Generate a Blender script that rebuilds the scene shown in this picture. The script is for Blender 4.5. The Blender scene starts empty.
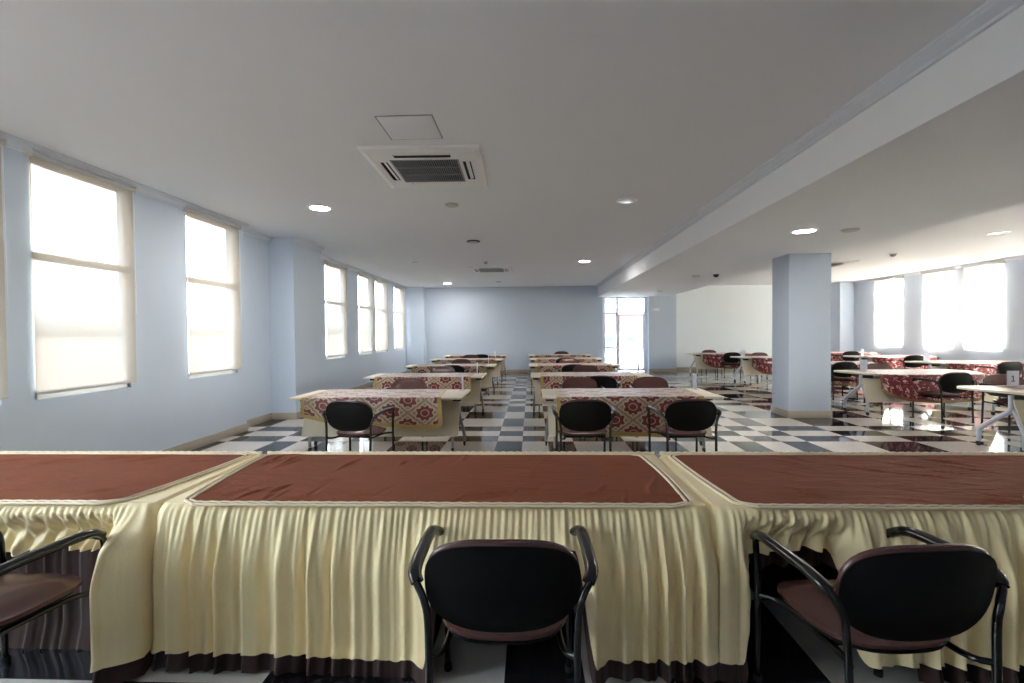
import bpy, bmesh, math, random
import numpy as np
from mathutils import Vector, Matrix

random.seed(7)
C = bpy.context.scene.collection
PI = math.pi
R = math.radians


# ------------------------------------------------------------------ colours and materials
def lin(r, g, b):
    f = lambda c: c / 12.92 if c <= 0.04045 else ((c + 0.055) / 1.055) ** 2.4
    return (f(r / 255), f(g / 255), f(b / 255), 1.0)


class NT:
    """small helper to write node graphs as expressions"""
    def __init__(self, m):
        m.use_nodes = True
        self.t = m.node_tree
        self.n = self.t.nodes
        self.l = self.t.links

    def put(self, sock, v):
        if hasattr(v, 'is_output'):
            self.l.new(v, sock)
        elif v is not None:
            sock.default_value = v

    def math(self, op, a, b=None, c=None, clamp=False):
        n = self.n.new('ShaderNodeMath'); n.operation = op; n.use_clamp = clamp
        self.put(n.inputs[0], a)
        if b is not None: self.put(n.inputs[1], b)
        if c is not None: self.put(n.inputs[2], c)
        return n.outputs[0]

    def mix(self, f, a, b):
        n = self.n.new('ShaderNodeMix'); n.data_type = 'RGBA'
        self.put(n.inputs[0], f); self.put(n.inputs[6], a); self.put(n.inputs[7], b)
        return n.outputs[2]

    def noise(self, vec, scale, detail=3, rough=0.5, dist=0.0):
        n = self.n.new('ShaderNodeTexNoise')
        if vec is not None: self.put(n.inputs['Vector'], vec)
        n.inputs['Scale'].default_value = scale; n.inputs['Detail'].default_value = detail
        n.inputs['Roughness'].default_value = rough; n.inputs['Distortion'].default_value = dist
        return n.outputs[0]

    def coord(self, which='Object'):
        return self.n.new('ShaderNodeTexCoord').outputs[which]

    def mapping(self, vec, scale=(1, 1, 1), rot=(0, 0, 0)):
        n = self.n.new('ShaderNodeMapping')
        self.put(n.inputs['Vector'], vec)
        n.inputs['Scale'].default_value = scale; n.inputs['Rotation'].default_value = rot
        return n.outputs[0]

    def sep(self, vec):
        n = self.n.new('ShaderNodeSeparateXYZ'); self.put(n.inputs[0], vec)
        return n.outputs

    def ramp(self, f, stops):
        n = self.n.new('ShaderNodeValToRGB'); self.put(n.inputs[0], f)
        e = n.color_ramp.elements
        while len(e) < len(stops): e.new(0.5)
        for q, (p, c) in zip(e, stops): q.position = p; q.color = c
        return n.outputs[0]

    def bump(self, h, strength=0.2, dist=0.01):
        n = self.n.new('ShaderNodeBump'); self.put(n.inputs['Height'], h)
        n.inputs['Strength'].default_value = strength; n.inputs['Distance'].default_value = dist
        return n.outputs[0]


def mat(name, col, rough=0.5, metal=0.0, spec=0.5, var=0.0, vscale=6.0, bump=0.0, bscale=60.0, sheen=0.0, coat=0.0):
    m = bpy.data.materials.new(name); g = NT(m)
    p = g.n['Principled BSDF']
    p.inputs['Base Color'].default_value = col
    p.inputs['Roughness'].default_value = rough
    p.inputs['Metallic'].default_value = metal
    p.inputs['Specular IOR Level'].default_value = spec
    p.inputs['Sheen Weight'].default_value = sheen
    p.inputs['Coat Weight'].default_value = coat
    co = g.coord()
    if var:
        f = g.noise(co, vscale, 4)
        d = tuple(c * (1 - var) for c in col[:3]) + (1,)
        b = tuple(min(1, c * (1 + var)) for c in col[:3]) + (1,)
        g.l.new(g.mix(f, d, b), p.inputs['Base Color'])
    if bump:
        g.l.new(g.bump(g.noise(co, bscale, 3), bump, 0.01), p.inputs['Normal'])
    return m


def emit(name, col, s):
    m = bpy.data.materials.new(name); g = NT(m)
    e = g.n.new('ShaderNodeEmission'); e.inputs[0].default_value = col; e.inputs[1].default_value = s
    g.l.new(e.outputs[0], g.n['Material Output'].inputs[0])
    return m


M = {}
M['wall'] = mat('pale_blue_paint', lin(196, 208, 223), 0.6, spec=0.3, var=0.03, vscale=1.2, bump=0.03, bscale=90)
M['wall2'] = mat('pale_far_right_wall', lin(222, 230, 235), 0.6, spec=0.3, var=0.02, vscale=1.2)  # far right wall coloured paler than the blue walls
M['ceil'] = mat('white_ceiling_paint', lin(233, 236, 241), 0.85, spec=0.15, var=0.015, vscale=0.8)
M['crown'] = mat('white_moulding', lin(212, 217, 226), 0.6, spec=0.2)
M['base'] = mat('beige_skirting_tile', lin(172, 163, 150), 0.25, var=0.05, vscale=8)
M['t_light'] = mat('ivory_floor_tile', lin(198, 193, 186), 0.07, spec=0.55, var=0.04, vscale=9)
M['t_dark'] = mat('black_floor_tile', lin(34, 33, 37), 0.06, spec=0.55, var=0.25, vscale=14)
M['black'] = mat('black_plastic', lin(9, 9, 10), 0.6, spec=0.2, bump=0.05, bscale=300)
M['tube'] = mat('black_enamel_tube', lin(12, 12, 14), 0.22, spec=0.6)
M['vinyl'] = mat('brown_vinyl', lin(86, 56, 53), 0.26, spec=0.55, var=0.1, vscale=20, bump=0.08, bscale=220)
M['lam'] = mat('beige_laminate', lin(214, 204, 186), 0.35, spec=0.4, var=0.03, vscale=3)
M['panel'] = mat('cream_panel', lin(206, 196, 174), 0.5, spec=0.3, var=0.03, vscale=4)
M['grey'] = mat('grey_metal', lin(150, 154, 156), 0.35, metal=0.5, var=0.04)
M['silver'] = mat('pale_silver_paint', lin(188, 194, 206), 0.3, metal=0.3)
M['rubber'] = mat('dark_rubber', lin(26, 26, 28), 0.55)
M['white'] = mat('white_plastic', lin(234, 234, 236), 0.4)
M['offwhite'] = mat('grey_white_plastic', lin(196, 196, 198), 0.45)
M['dark'] = mat('dark_slot', lin(22, 22, 24), 0.6)
M['alu'] = mat('white_aluminium', lin(226, 230, 240), 0.35, spec=0.5)
M['frame'] = mat('cream_window_frame', lin(216, 212, 204), 0.45)
M['chrome'] = mat('chrome', lin(210, 210, 212), 0.15, metal=1.0)
def paper(name):
    m = bpy.data.materials.new(name); g = NT(m); out = g.n['Material Output']; g.n.remove(g.n['Principled BSDF'])
    a = g.n.new('ShaderNodeBsdfDiffuse'); b = g.n.new('ShaderNodeBsdfTranslucent'); x = g.n.new('ShaderNodeMixShader')
    a.inputs[0].default_value = b.inputs[0].default_value = lin(246, 246, 250); x.inputs[0].default_value = 0.4
    g.l.new(a.outputs[0], x.inputs[1]); g.l.new(b.outputs[0], x.inputs[2]); g.l.new(x.outputs[0], out.inputs[0])
    return m
M['card'] = paper('white_card_paper')
M['ink'] = mat('black_ink', lin(20, 20, 24), 0.6)
M['gold'] = mat('gold_fringe', lin(168, 140, 76), 0.6, var=0.35, vscale=160, sheen=0.3)
M['cord'] = mat('cream_cord', lin(232, 214, 182), 0.55, var=0.12, vscale=140)
M['goldline'] = mat('brown_gold_cord', lin(126, 92, 54), 0.5, var=0.2, vscale=120)
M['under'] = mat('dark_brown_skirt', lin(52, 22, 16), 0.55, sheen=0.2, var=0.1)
M['lamp_on'] = emit('lit_downlight', (1, 0.95, 0.9, 1), 14)
M['lamp_off'] = mat('unlit_lens', lin(206, 208, 214), 0.2)
M['concrete'] = mat('pale_concrete', lin(206, 204, 198), 0.9, var=0.06, vscale=2)
M['facade'] = mat('white_facade', lin(236, 234, 230), 0.85)
M['roof'] = mat('red_roof_tiles', lin(118, 78, 76), 0.8, var=0.1, vscale=2)
M['bluewin'] = mat('blue_house_glass', lin(104, 132, 152), 0.6)
M['beige_house'] = mat('beige_render', lin(104, 94, 80), 0.9, var=0.04)
M['dark_ground'] = mat('darkened_ground', lin(46, 41, 34), 0.95, var=0.1, vscale=0.5)  # ground colour darkened to keep the lower left blinds dim
M['soil'] = mat('pale_ground', lin(190, 184, 170), 0.95, var=0.08, vscale=0.3)


def satin():
    m = bpy.data.materials.new('brown_satin'); g = NT(m); p = g.n['Principled BSDF']
    co = g.coord()
    f = g.noise(co, 3.0, 4)
    g.l.new(g.mix(f, lin(122, 66, 44), lin(140, 78, 54)), p.inputs['Base Color'])
    p.inputs['Roughness'].default_value = 0.75; p.inputs['Specular IOR Level'].default_value = 0.12
    w = g.noise(g.mapping(co, (7, 26, 5), (0, 0, R(32))), 1.0, 4, 0.55)
    w2 = g.noise(co, 400, 1)
    h = g.math('ADD', w, g.math('MULTIPLY', w2, 0.03))
    g.l.new(g.bump(h, 0.6, 0.02), p.inputs['Normal'])
    return m


def cream_cloth():
    m = bpy.data.materials.new('cream_satin'); g = NT(m); p = g.n['Principled BSDF']
    co = g.coord()
    f = g.noise(co, 5.0, 4)
    g.l.new(g.mix(f, lin(240, 218, 164), lin(250, 232, 188)), p.inputs['Base Color'])
    p.inputs['Roughness'].default_value = 0.48; p.inputs['Specular IOR Level'].default_value = 0.3
    p.inputs['Sheen Weight'].default_value = 0.2
    w = g.noise(g.mapping(co, (9, 9, 4)), 1.0, 5, 0.6)
    g.l.new(g.bump(w, 0.25, 0.015), p.inputs['Normal'])
    return m


def damask(name, red):
    """patterned table runner; UV holds metres along and across the cloth"""
    m = bpy.data.materials.new(name); g = NT(m); p = g.n['Principled BSDF']
    uv = g.coord('UV')
    p.inputs['Roughness'].default_value = 0.42; p.inputs['Specular IOR Level'].default_value = 0.35
    p.inputs['Sheen Weight'].default_value = 0.25
    if red:
        n1 = g.noise(uv, 11, 3, 0.6, 0.7)
        n2 = g.noise(uv, 30, 3, 0.6, 0.4)
        base = g.mix(n2, lin(74, 14, 24), lin(122, 26, 40))
        fl = g.math('MULTIPLY', g.math('GREATER_THAN', n1, 0.545), g.math('GREATER_THAN', n2, 0.47))
        fl2 = g.math('MULTIPLY', g.math('LESS_THAN', n1, 0.40), g.math('GREATER_THAN', n2, 0.53))
        col = g.mix(fl, base, lin(206, 164, 156))
        col = g.mix(fl2, col, lin(168, 108, 104))
    else:
        s = g.sep(uv)
        U, V = s[0], s[1]
        du, dv = 0.40, 0.30

        def cell(off):
            x = g.math('SUBTRACT', g.math('FRACT', g.math('ADD', g.math('DIVIDE', U, du), off)), 0.5)
            y = g.math('SUBTRACT', g.math('FRACT', g.math('ADD', g.math('DIVIDE', V, dv), off)), 0.5)
            x = g.math('MULTIPLY', x, du); y = g.math('MULTIPLY', y, dv)
            ang = g.math('ARCTAN2', y, x)
            r = g.math('SQRT', g.math('ADD', g.math('POWER', g.math('DIVIDE', x, 0.105), 2.0),
                                      g.math('POWER', g.math('DIVIDE', y, 0.085), 2.0)))
            pet = g.math('MULTIPLY', g.math('COSINE', g.math('MULTIPLY', ang, 8.0)), 0.13)
            return r, g.math('ADD', r, pet), g.math('ADD', g.math('ABSOLUTE', g.math('DIVIDE', x, 0.165)), g.math('ABSOLUTE', g.math('DIVIDE', y, 0.125)))
        r0, a, oa = cell(0.0)
        r1, b, ob = cell(0.5)
        d = g.math('MINIMUM', a, b); o = g.math('MINIMUM', oa, ob); rr = g.math('MINIMUM', r0, r1)
        net = g.noise(uv, 95, 2, 0.6)
        bg = g.mix(g.math('GREATER_THAN', net, 0.5), lin(108, 88, 78), lin(166, 142, 120))
        band = g.math('MULTIPLY', g.math('GREATER_THAN', o, 0.93), g.math('LESS_THAN', o, 1.06))
        col = g.mix(band, bg, lin(186, 166, 140))
        halo = g.math('LESS_THAN', d, 1.12)
        col = g.mix(halo, col, lin(190, 166, 140))
        fl = g.math('LESS_THAN', d, 0.95)
        pn = g.noise(uv, 60, 2)
        col = g.mix(fl, col, g.mix(g.math('GREATER_THAN', pn, 0.5), lin(86, 30, 34), lin(120, 50, 50)))
        ring = g.math('MULTIPLY', g.math('GREATER_THAN', rr, 0.40), g.math('LESS_THAN', rr, 0.50))
        col = g.mix(ring, col, lin(196, 150, 130))
    g.l.new(col, p.inputs['Base Color'])
    g.l.new(g.bump(g.noise(uv, 140, 2), 0.2, 0.004), p.inputs['Normal'])
    return m


def blind_fabric(name='blind_fabric', tr=0.08, tl=0.06, face=(190, 182, 170)):
    m = bpy.data.materials.new(name); g = NT(m)
    out = g.n['Material Output']; g.n.remove(g.n['Principled BSDF'])
    T = g.n.new('ShaderNodeBsdfTransparent'); T.inputs[0].default_value = (1, 0.97, 0.93, 1)
    L = g.n.new('ShaderNodeBsdfTranslucent'); L.inputs[0].default_value = lin(240, 230, 214)
    D = g.n.new('ShaderNodeBsdfDiffuse'); D.inputs[0].default_value = lin(*face)
    a = g.n.new('ShaderNodeMixShader'); b = g.n.new('ShaderNodeMixShader')
    weave = g.noise(g.mapping(g.coord(), (1, 1, 1)), 420, 1)
    a.inputs[0].default_value = tl / (1 - tr)
    g.l.new(D.outputs[0], a.inputs[1]); g.l.new(L.outputs[0], a.inputs[2])
    g.l.new(g.math('ADD', g.math('MULTIPLY', weave, 0.02), tr - 0.01), b.inputs[0])
    g.l.new(a.outputs[0], b.inputs[1]); g.l.new(T.outputs[0], b.inputs[2])
    g.l.new(b.outputs[0], out.inputs[0])
    return m


def clear_glass(name, gloss=0.07, tint=(0.97, 0.99, 1, 1)):
    m = bpy.data.materials.new(name); g = NT(m)
    out = g.n['Material Output']; g.n.remove(g.n['Principled BSDF'])
    T = g.n.new('ShaderNodeBsdfTransparent'); T.inputs[0].default_value = tint
    G = g.n.new('ShaderNodeBsdfGlossy'); G.inputs['Roughness'].default_value = 0.03
    x = g.n.new('ShaderNodeMixShader'); x.inputs[0].default_value = gloss
    g.l.new(T.outputs[0], x.inputs[1]); g.l.new(G.outputs[0], x.inputs[2]); g.l.new(x.outputs[0], out.inputs[0])
    return m


M['satin'] = satin()
M['cream'] = cream_cloth()
M['damask'] = damask('damask_maroon_tan', False)
M['floral'] = damask('floral_crimson', True)
M['blind_L'] = blind_fabric('dimmed_blind_fabric', 0.10, 0.032)  # same blind type as the right, transmission set to dim the left side
M['blind_R'] = blind_fabric('sunlit_blind_fabric', 0.06, 0.10)  # same blind type, made more translucent so the sun side glows brighter
M['glass'] = clear_glass('window_glass')
M['door_glass'] = clear_glass('dimming_door_glass', 0.05, (0.36, 0.37, 0.39, 1))  # tint added to dim the overbright view outdoors
M['acrylic'] = clear_glass('clear_acrylic', 0.10, (0.93, 0.95, 0.97, 1))


# ------------------------------------------------------------------ mesh helpers
class MB:
    def __init__(self):
        self.v = []; self.f = []; self.uv = None; self.mi = []

    def add(self, verts, faces, mi=0):
        o = len(self.v)
        self.v += [tuple(v) for v in verts]
        self.f += [tuple(i + o for i in f) for f in faces]
        self.mi += [mi] * len(faces)
        return self

    def box(self, a, b, mi=0, bev=0.0, mtx=None):
        bm = bmesh.new()
        bmesh.ops.create_cube(bm, size=1.0)
        a = Vector(a); b = Vector(b); c = (a + b) / 2; s = b - a
        for v in bm.verts: v.co = Vector((v.co.x * s.x, v.co.y * s.y, v.co.z * s.z)) + c
        if bev: bmesh.ops.bevel(bm, geom=bm.edges[:], offset=bev, segments=2, profile=0.5, affect='EDGES')
        if mtx: bmesh.ops.transform(bm, matrix=mtx, verts=bm.verts)
        bm.verts.index_update()
        self.add([v.co[:] for v in bm.verts], [[v.index for v in f.verts] for f in bm.faces], mi)
        bm.free(); return self

    def tube(self, pts, rad, n=10, sm=0, mi=0, caps=True, flat=1.0):
        pts = [Vector(p) for p in pts]
        if sm: pts = smooth(pts, sm)
        N = len(pts)
        rads = rad if isinstance(rad, (list, tuple)) else [rad] * N
        t0 = (pts[1] - pts[0]).normalized()
        up = Vector((0, 0, 1)) if abs(t0.z) < 0.9 else Vector((1, 0, 0))
        x = t0.cross(up).normalized()
        vs = []; prev = t0
        for i, p in enumerate(pts):
            t = ((pts[min(i + 1, N - 1)] - pts[max(i - 1, 0)])).normalized()
            q = prev.rotation_difference(t); x = q @ x; x = (x - t * x.dot(t)).normalized(); y = t.cross(x); prev = t
            for k in range(n):
                a = 2 * PI * k / n
                vs.append(p + (x * math.cos(a) + y * math.sin(a) * flat) * rads[i if len(rads) == N else 0])
        fs = []
        for i in range(N - 1):
            for k in range(n):
                fs.append((i * n + k, i * n + (k + 1) % n, (i + 1) * n + (k + 1) % n, (i + 1) * n + k))
        if caps:
            fs.append(tuple(range(n - 1, -1, -1))); fs.append(tuple(range((N - 1) * n, N * n)))
        return self.add(vs, fs, mi)

    def cyl(self, c, axis, r, h, n=24, mi=0, r2=None):
        axis = Vector(axis).normalized(); c = Vector(c)
        q = Vector((0, 0, 1)).rotation_difference(axis)
        r2 = r if r2 is None else r2
        vs = []
        for k, (z, rr) in enumerate(((-h / 2, r), (h / 2, r2))):
            for i in range(n):
                a = 2 * PI * i / n
                vs.append(c + q @ Vector((rr * math.cos(a), rr * math.sin(a), z)))
        fs = [(i, (i + 1) % n, n + (i + 1) % n, n + i) for i in range(n)] + [tuple(range(n - 1, -1, -1)), tuple(range(n, 2 * n))]
        return self.add(vs, fs, mi)

    def lathe(self, prof, c, n=28, mi=0):
        """profile of (radius, z) about a vertical axis at c"""
        vs = []; fs = []
        for r, z in prof:
            for i in range(n):
                a = 2 * PI * i / n
                vs.append((c[0] + r * math.cos(a), c[1] + r * math.sin(a), c[2] + z))
        for j in range(len(prof) - 1):
            for i in range(n):
                fs.append((j * n + i, j * n + (i + 1) % n, (j + 1) * n + (i + 1) % n, (j + 1) * n + i))
        fs.append(tuple(range(n - 1, -1, -1))); fs.append(tuple(range((len(prof) - 1) * n, len(prof) * n)))
        return self.add(vs, fs, mi)

    def prism(self, poly, axis, a, b, mi=0):
        """2-D polygon extruded along axis 'x','y' or 'z' between a and b"""
        def P(u, v, w):
            return {'x': (w, u, v), 'y': (u, w, v), 'z': (u, v, w)}[axis]
        n = len(poly)
        vs = [P(u, v, a) for u, v in poly] + [P(u, v, b) for u, v in poly]
        fs = [(i, (i + 1) % n, n + (i + 1) % n, n + i) for i in range(n)] + [tuple(range(n - 1, -1, -1)), tuple(range(n, 2 * n))]
        return self.add(vs, fs, mi)

    def grid(self, nu, nv, fn, uvfn=None, mi=0):
        o = len(self.v)
        uvs = []
        for j in range(nv + 1):
            for i in range(nu + 1):
                self.v.append(tuple(fn(i / nu, j / nv)))
                if uvfn: uvs.append(uvfn(i / nu, j / nv))
        for j in range(nv):
            for i in range(nu):
                a = o + j * (nu + 1) + i
                self.f.append((a, a + 1, a + nu + 2, a + nu + 1)); self.mi.append(mi)
        if uvfn: self.uv = (self.uv or []) + uvs
        return self

    def build(self, name, m, parent=None, smooth_=True, fix=True, angle=40):
        me = bpy.data.meshes.new(name)
        me.from_pydata(self.v, [], self.f)
        ms = m if isinstance(m, (list, tuple)) else [m]
        for k in ms: me.materials.append(M[k] if isinstance(k, str) else k)
        if len(ms) > 1: me.polygons.foreach_set('material_index', self.mi)
        if fix:
            bm = bmesh.new(); bm.from_mesh(me)
            bmesh.ops.recalc_face_normals(bm, faces=bm.faces); bm.to_mesh(me); bm.free()
        if self.uv:
            l = me.uv_layers.new(name='UVMap')
            for lp in me.loops: l.data[lp.index].uv = self.uv[lp.vertex_index]
        if smooth_:
            me.polygons.foreach_set('use_smooth', [True] * len(me.polygons))
            me.set_sharp_from_angle(angle=R(angle))
        me.update()
        o = bpy.data.objects.new(name, me); C.objects.link(o)
        if parent: o.parent = parent
        return o


def smooth(pts, k):
    """Catmull-Rom resample with k points per span"""
    P = [pts[0] * 2 - pts[1]] + pts + [pts[-1] * 2 - pts[-2]]
    out = []
    for i in range(1, len(P) - 2):
        p0, p1, p2, p3 = P[i - 1:i + 3]
        for s in range(k):
            t = s / k
            out.append(0.5 * ((2 * p1) + (p2 - p0) * t + (2 * p0 - 5 * p1 + 4 * p2 - p3) * t * t + (3 * p1 - p0 - 3 * p2 + p3) * t ** 3))
    out.append(pts[-1])
    return out


def thing(name, label, cat, loc=(0, 0, 0), rz=0.0, group=None):
    o = bpy.data.objects.new(name, None); C.objects.link(o)
    o.empty_display_size = 0.1
    o.location = loc; o.rotation_euler = (0, 0, rz)
    o['label'] = label; o['category'] = cat
    if group: o['group'] = group
    return o


def tag(o, label, cat, group=None, kind=None):
    o['label'] = label; o['category'] = cat
    if group: o['group'] = group
    if kind: o['kind'] = kind
    return o


def struct(name, mb, m, parent=None, **k):
    o = mb.build(name, m, parent, **k)
    if parent is None: o['kind'] = 'structure'
    return o


def dup(root, loc, rz, label, group=None):
    r = root.copy(); C.objects.link(r); r.location = loc; r.rotation_euler = (0, 0, rz); r['label'] = label
    if group: r['group'] = group
    for ch in list(root.children):
        c = ch.copy(); C.objects.link(c); c.parent = r
        for g in list(ch.children):
            d = g.copy(); C.objects.link(d); d.parent = c
    return r


# ------------------------------------------------------------------ the room
H = 3.1           # ceiling
BZ = 2.7          # underside of the bulkhead
Y0, YF = -3.0, 17.05
XL, XL2, XR = -4.30, -4.45, 11.2

# floor: squares of two sizes, three wide rows then three narrow rows, in both directions
U, FX, FY = 0.336, -0.459, 6.26
def lines(lo, hi, base):
    out = []; k = -60; i = 0
    pos = {0: 0, 1: 1, 2: 2, 3: 3, 4: 5, 5: 7}
    for n in range(-12, 14):
        for j in range(6):
            out.append((n * 6 + j, base + U * (n * 9 + pos[j])))
    return [(i, v) for i, v in out if lo - 0.7 < v < hi + 0.7]
cl = lines(-4.5, XR + 0.1, FX); rl = lines(Y0, 17.7, FY)
fl = MB()
for (i, xa), (_, xb) in zip(cl, cl[1:]):
    for (j, ya), (_, yb) in zip(rl, rl[1:]):
        # row index is shifted by one so that the aisle column reads dark in the row before FY
        dark = (i + j) % 2 == 1
        fl.add([(xa, ya, 0), (xb, ya, 0), (xb, yb, 0), (xa, yb, 0)], [(0, 1, 2, 3)], 1 if dark else 0)
struct('floor', fl, ['t_light', 't_dark'], smooth_=False)

# ceiling slab
struct('ceiling', MB().box((XL2 - 0.3, Y0 - 0.3, H), (XR + 0.3, 18.0, H + 0.25)), 'ceil', smooth_=False)

ZB, ZT = 0.90, 3.0     # window opening
winsL = [(-0.55, 0.45), (0.75, 1.75), (2.66, 3.66), (3.92, 4.92), (5.76, 6.77)]  # leading entries are unseen windows, added bare to light the near room
winsL2 = [(10.10, 11.22), (12.07, 13.15), (13.42, 14.5), (15.27, 16.4)]
winsR = [(2.6, 3.7), (4.1, 5.2), (6.6, 7.7), (8.7, 9.75), (11.67, 12.68), (12.99, 13.93), (14.72, 15.82)]  # leading entries are unseen windows, added for light from the right


def pierced(x0, x1, ya, yb, wins):
    mb = MB(); y = ya
    for a, b in wins:
        mb.box((x0, y, 0), (x1, a, H)); mb.box((x0, a, 0), (x1, b, ZB)); mb.box((x0, a, ZT), (x1, b, H)); y = b
    mb.box((x0, y, 0), (x1, yb, H))
    return mb


struct('wall_left', pierced(XL - 0.13, XL, Y0 - 0.3, 6.96, winsL), 'wall', smooth_=False)
struct('wall_left_recessed', pierced(XL2 - 0.13, XL2, 6.96, 17.4, winsL2), 'wall', smooth_=False)
struct('wall_right', pierced(XR, XR + 0.13, Y0 - 0.3, 17.9, winsR), 'wall', smooth_=False)
struct('wall_back', MB().box((XL2, Y0 - 0.28, 0), (XR, Y0, H)), 'wall', smooth_=False)
struct('wall_far', MB().box((XL2, YF, 0), (2.56, YF + 0.45, H)), 'wall', smooth_=False)
struct('wall_far_right', MB().box((5.0, 17.6, 0), (XR, 17.88, H)), 'wall2', smooth_=False)
struct('wall_pier_left', MB().box((XL2, 7.9, 0), (-4.02, 8.94, H)), 'wall', smooth_=False)
struct('wall_pier_left_far', MB().box((XL2, 16.66, 0), (-3.80, YF, H)), 'wall', smooth_=False)
struct('wall_pier_door', MB().box((4.20, 17.03, 0), (5.17, 17.75, H)), 'wall', smooth_=False)
struct('wall_pier_right', MB().box((10.72, 16.85, 0), (XR, 17.6, H)), 'wall', smooth_=False)
struct('pillar', MB().box((4.24, 7.95, 0), (4.92, 8.5, BZ + 0.02), bev=0.012), 'wall')
struct('ceiling_beam', MB().box((2.40, Y0, BZ), (4.94, 17.65, H)), 'ceil', smooth_=False)

# baseboards, 10 cm tile strips standing proud of the walls
def base_strip(name, boxes):
    mb = MB()
    for a, b in boxes: mb.box(a, b, bev=0.003)
    struct(name, mb, 'base')
t = 0.014; bh = 0.115
base_strip('baseboard_left', [((XL, Y0, 0), (XL + t, 6.96 + t, bh)), ((XL2, 6.96, 0), (XL2 + t, 7.9, bh)), ((XL2, 8.94, 0), (XL2 + t, 16.66, bh)),
                              ((XL2, 7.9 - t, 0), (-4.02 + t, 7.9, bh)), ((-4.02, 7.9, 0), (-4.02 + t, 8.94, bh))])
base_strip('baseboard_far', [((-3.80, YF - t, 0), (2.56, YF, bh)), ((-3.8, 16.66, 0), (-3.8 + t, YF, bh)), ((XL2, 16.66 - t, 0), (-3.8 + t, 16.66, bh))])
base_strip('baseboard_far_right', [((4.20, 17.03 - t, 0), (5.17 + t, 17.03, bh)), ((5.17, 17.03, 0), (5.17 + t, 17.6, bh)), ((5.17, 17.6 - t, 0), (10.72, 17.6, bh))])
base_strip('baseboard_right', [((XR - t, Y0, 0), (XR, 16.85, bh)), ((10.72 - t, 16.85 - t, 0), (XR, 16.85, bh)), ((10.72 - t, 16.85, 0), (10.72, 17.6, bh))])
base_strip('baseboard_back', [((XL, Y0, 0), (XR, Y0 + t, bh))])
base_strip('baseboard_pillar', [((4.24 - t, 7.95 - t, 0), (4.92 + t, 7.95, bh)), ((4.24 - t, 7.95, 0), (4.24, 8.5 + t, bh)), ((4.92, 7.95, 0), (4.92 + t, 8.5 + t, bh)), ((4.24, 8.5, 0), (4.92, 8.5 + t, bh))])

# crown mouldings
crown = [(0, 0), (0.085, 0), (0.085, -0.014), (0.072, -0.02), (0.066, -0.034), (0.04, -0.05), (0.022, -0.062), (0.018, -0.08), (0, -0.085)]
struct('trim_1', MB().prism([(XL + x, H + z) for x, z in crown], 'y', Y0, 6.96), 'crown', angle=30)
struct('trim_2', MB().prism([(XL2 + x, H + z) for x, z in crown], 'y', 6.96, 7.9).prism([(-4.02 + x, H + z) for x, z in crown], 'y', 7.9, 8.94).prism([(XL2 + x, H + z) for x, z in crown], 'y', 8.94, 16.66), 'crown', angle=30)
struct('trim_3', MB().prism([(2.40 - x, H + z) for x, z in crown], 'y', Y0, YF), 'crown', angle=30)
struct('trim_4', MB().prism([(XR - x, H + z) for x, z in crown], 'y', Y0, 16.85), 'crown', angle=30)

# windows: frame with a transom bar, two panes, sill
wn = 0
def window(side, x, a, b):
    global wn
    wn += 1
    s = -1 if side == 'L' else 1
    xa, xb = sorted((x + s * 0.02, x + s * 0.06))
    mb = MB(); f = 0.04; zm = 2.16
    for A, B in (((xa, a, ZB), (xb, a + f, ZT)), ((xa, b - f, ZB), (xb, b, ZT)), ((xa, a, ZB), (xb, b, ZB + 0.085)), ((xa, a, ZT - f), (xb, b, ZT)), ((xa, a, zm - 0.034), (xb, b, zm + 0.034))):
        mb.box(A, B, bev=0.004)
    w = struct('window_%d' % wn, mb, 'frame')
    xm = (xa + xb) / 2
    for z0, z1 in ((ZB + 0.085, zm - 0.034), (zm + 0.034, ZT - f)):
        MB().box((xm - 0.003, a + f, z0), (xm + 0.003, b - f, z1)).build('pane', 'glass', w, smooth_=False)
for a, b in winsL: window('L', XL, a, b)
for a, b in winsL2: window('L', XL2, a, b)
for a, b in winsR: window('R', XR, a, b)

# roller blinds
def blind(side, x, a, b, label, group, z0=0.965, z1=3.0):
    s = 1 if side == 'L' else -1
    X = x + s * 0.045
    y0, y1 = a - 0.02, b + 0.02
    r = thing('roller_blind', label, 'blind', (X, (a + b) / 2, z1), 0, group)
    hw = (y1 - y0) / 2
    MB().grid(2, 8, lambda u, v: (-s * 0.012 + s * 0.004 * math.sin(v * 3), -hw + 2 * hw * u, 0.0 - (z1 - z0) * v)).build('fabric', 'blind_' + side, r, fix=False)
    MB().cyl((0, 0, 0.022), (0, 1, 0), 0.024, 2 * hw + 0.02, 20).build('roller_tube', 'offwhite', r)
    MB().box((-s * 0.012 - 0.008, -hw, z0 - z1 - 0.02), (-s * 0.012 + 0.008, hw, z0 - z1 + 0.004), bev=0.003).build('bottom_bar', 'offwhite', r)
    for e in (-1, 1):
        MB().box((-0.055 * 1 if s > 0 else -0.03, e * (hw + 0.012) - 0.006, -0.012), (0.03 if s > 0 else 0.055, e * (hw + 0.012) + 0.006, 0.055), bev=0.003).build('bracket', 'frame', r)
    MB().tube([(0.0, hw + 0.005, 0), (0.0, hw + 0.01, -1.3)], 0.0028, 6).build('pull_chain', 'white', r)
    return r

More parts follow.
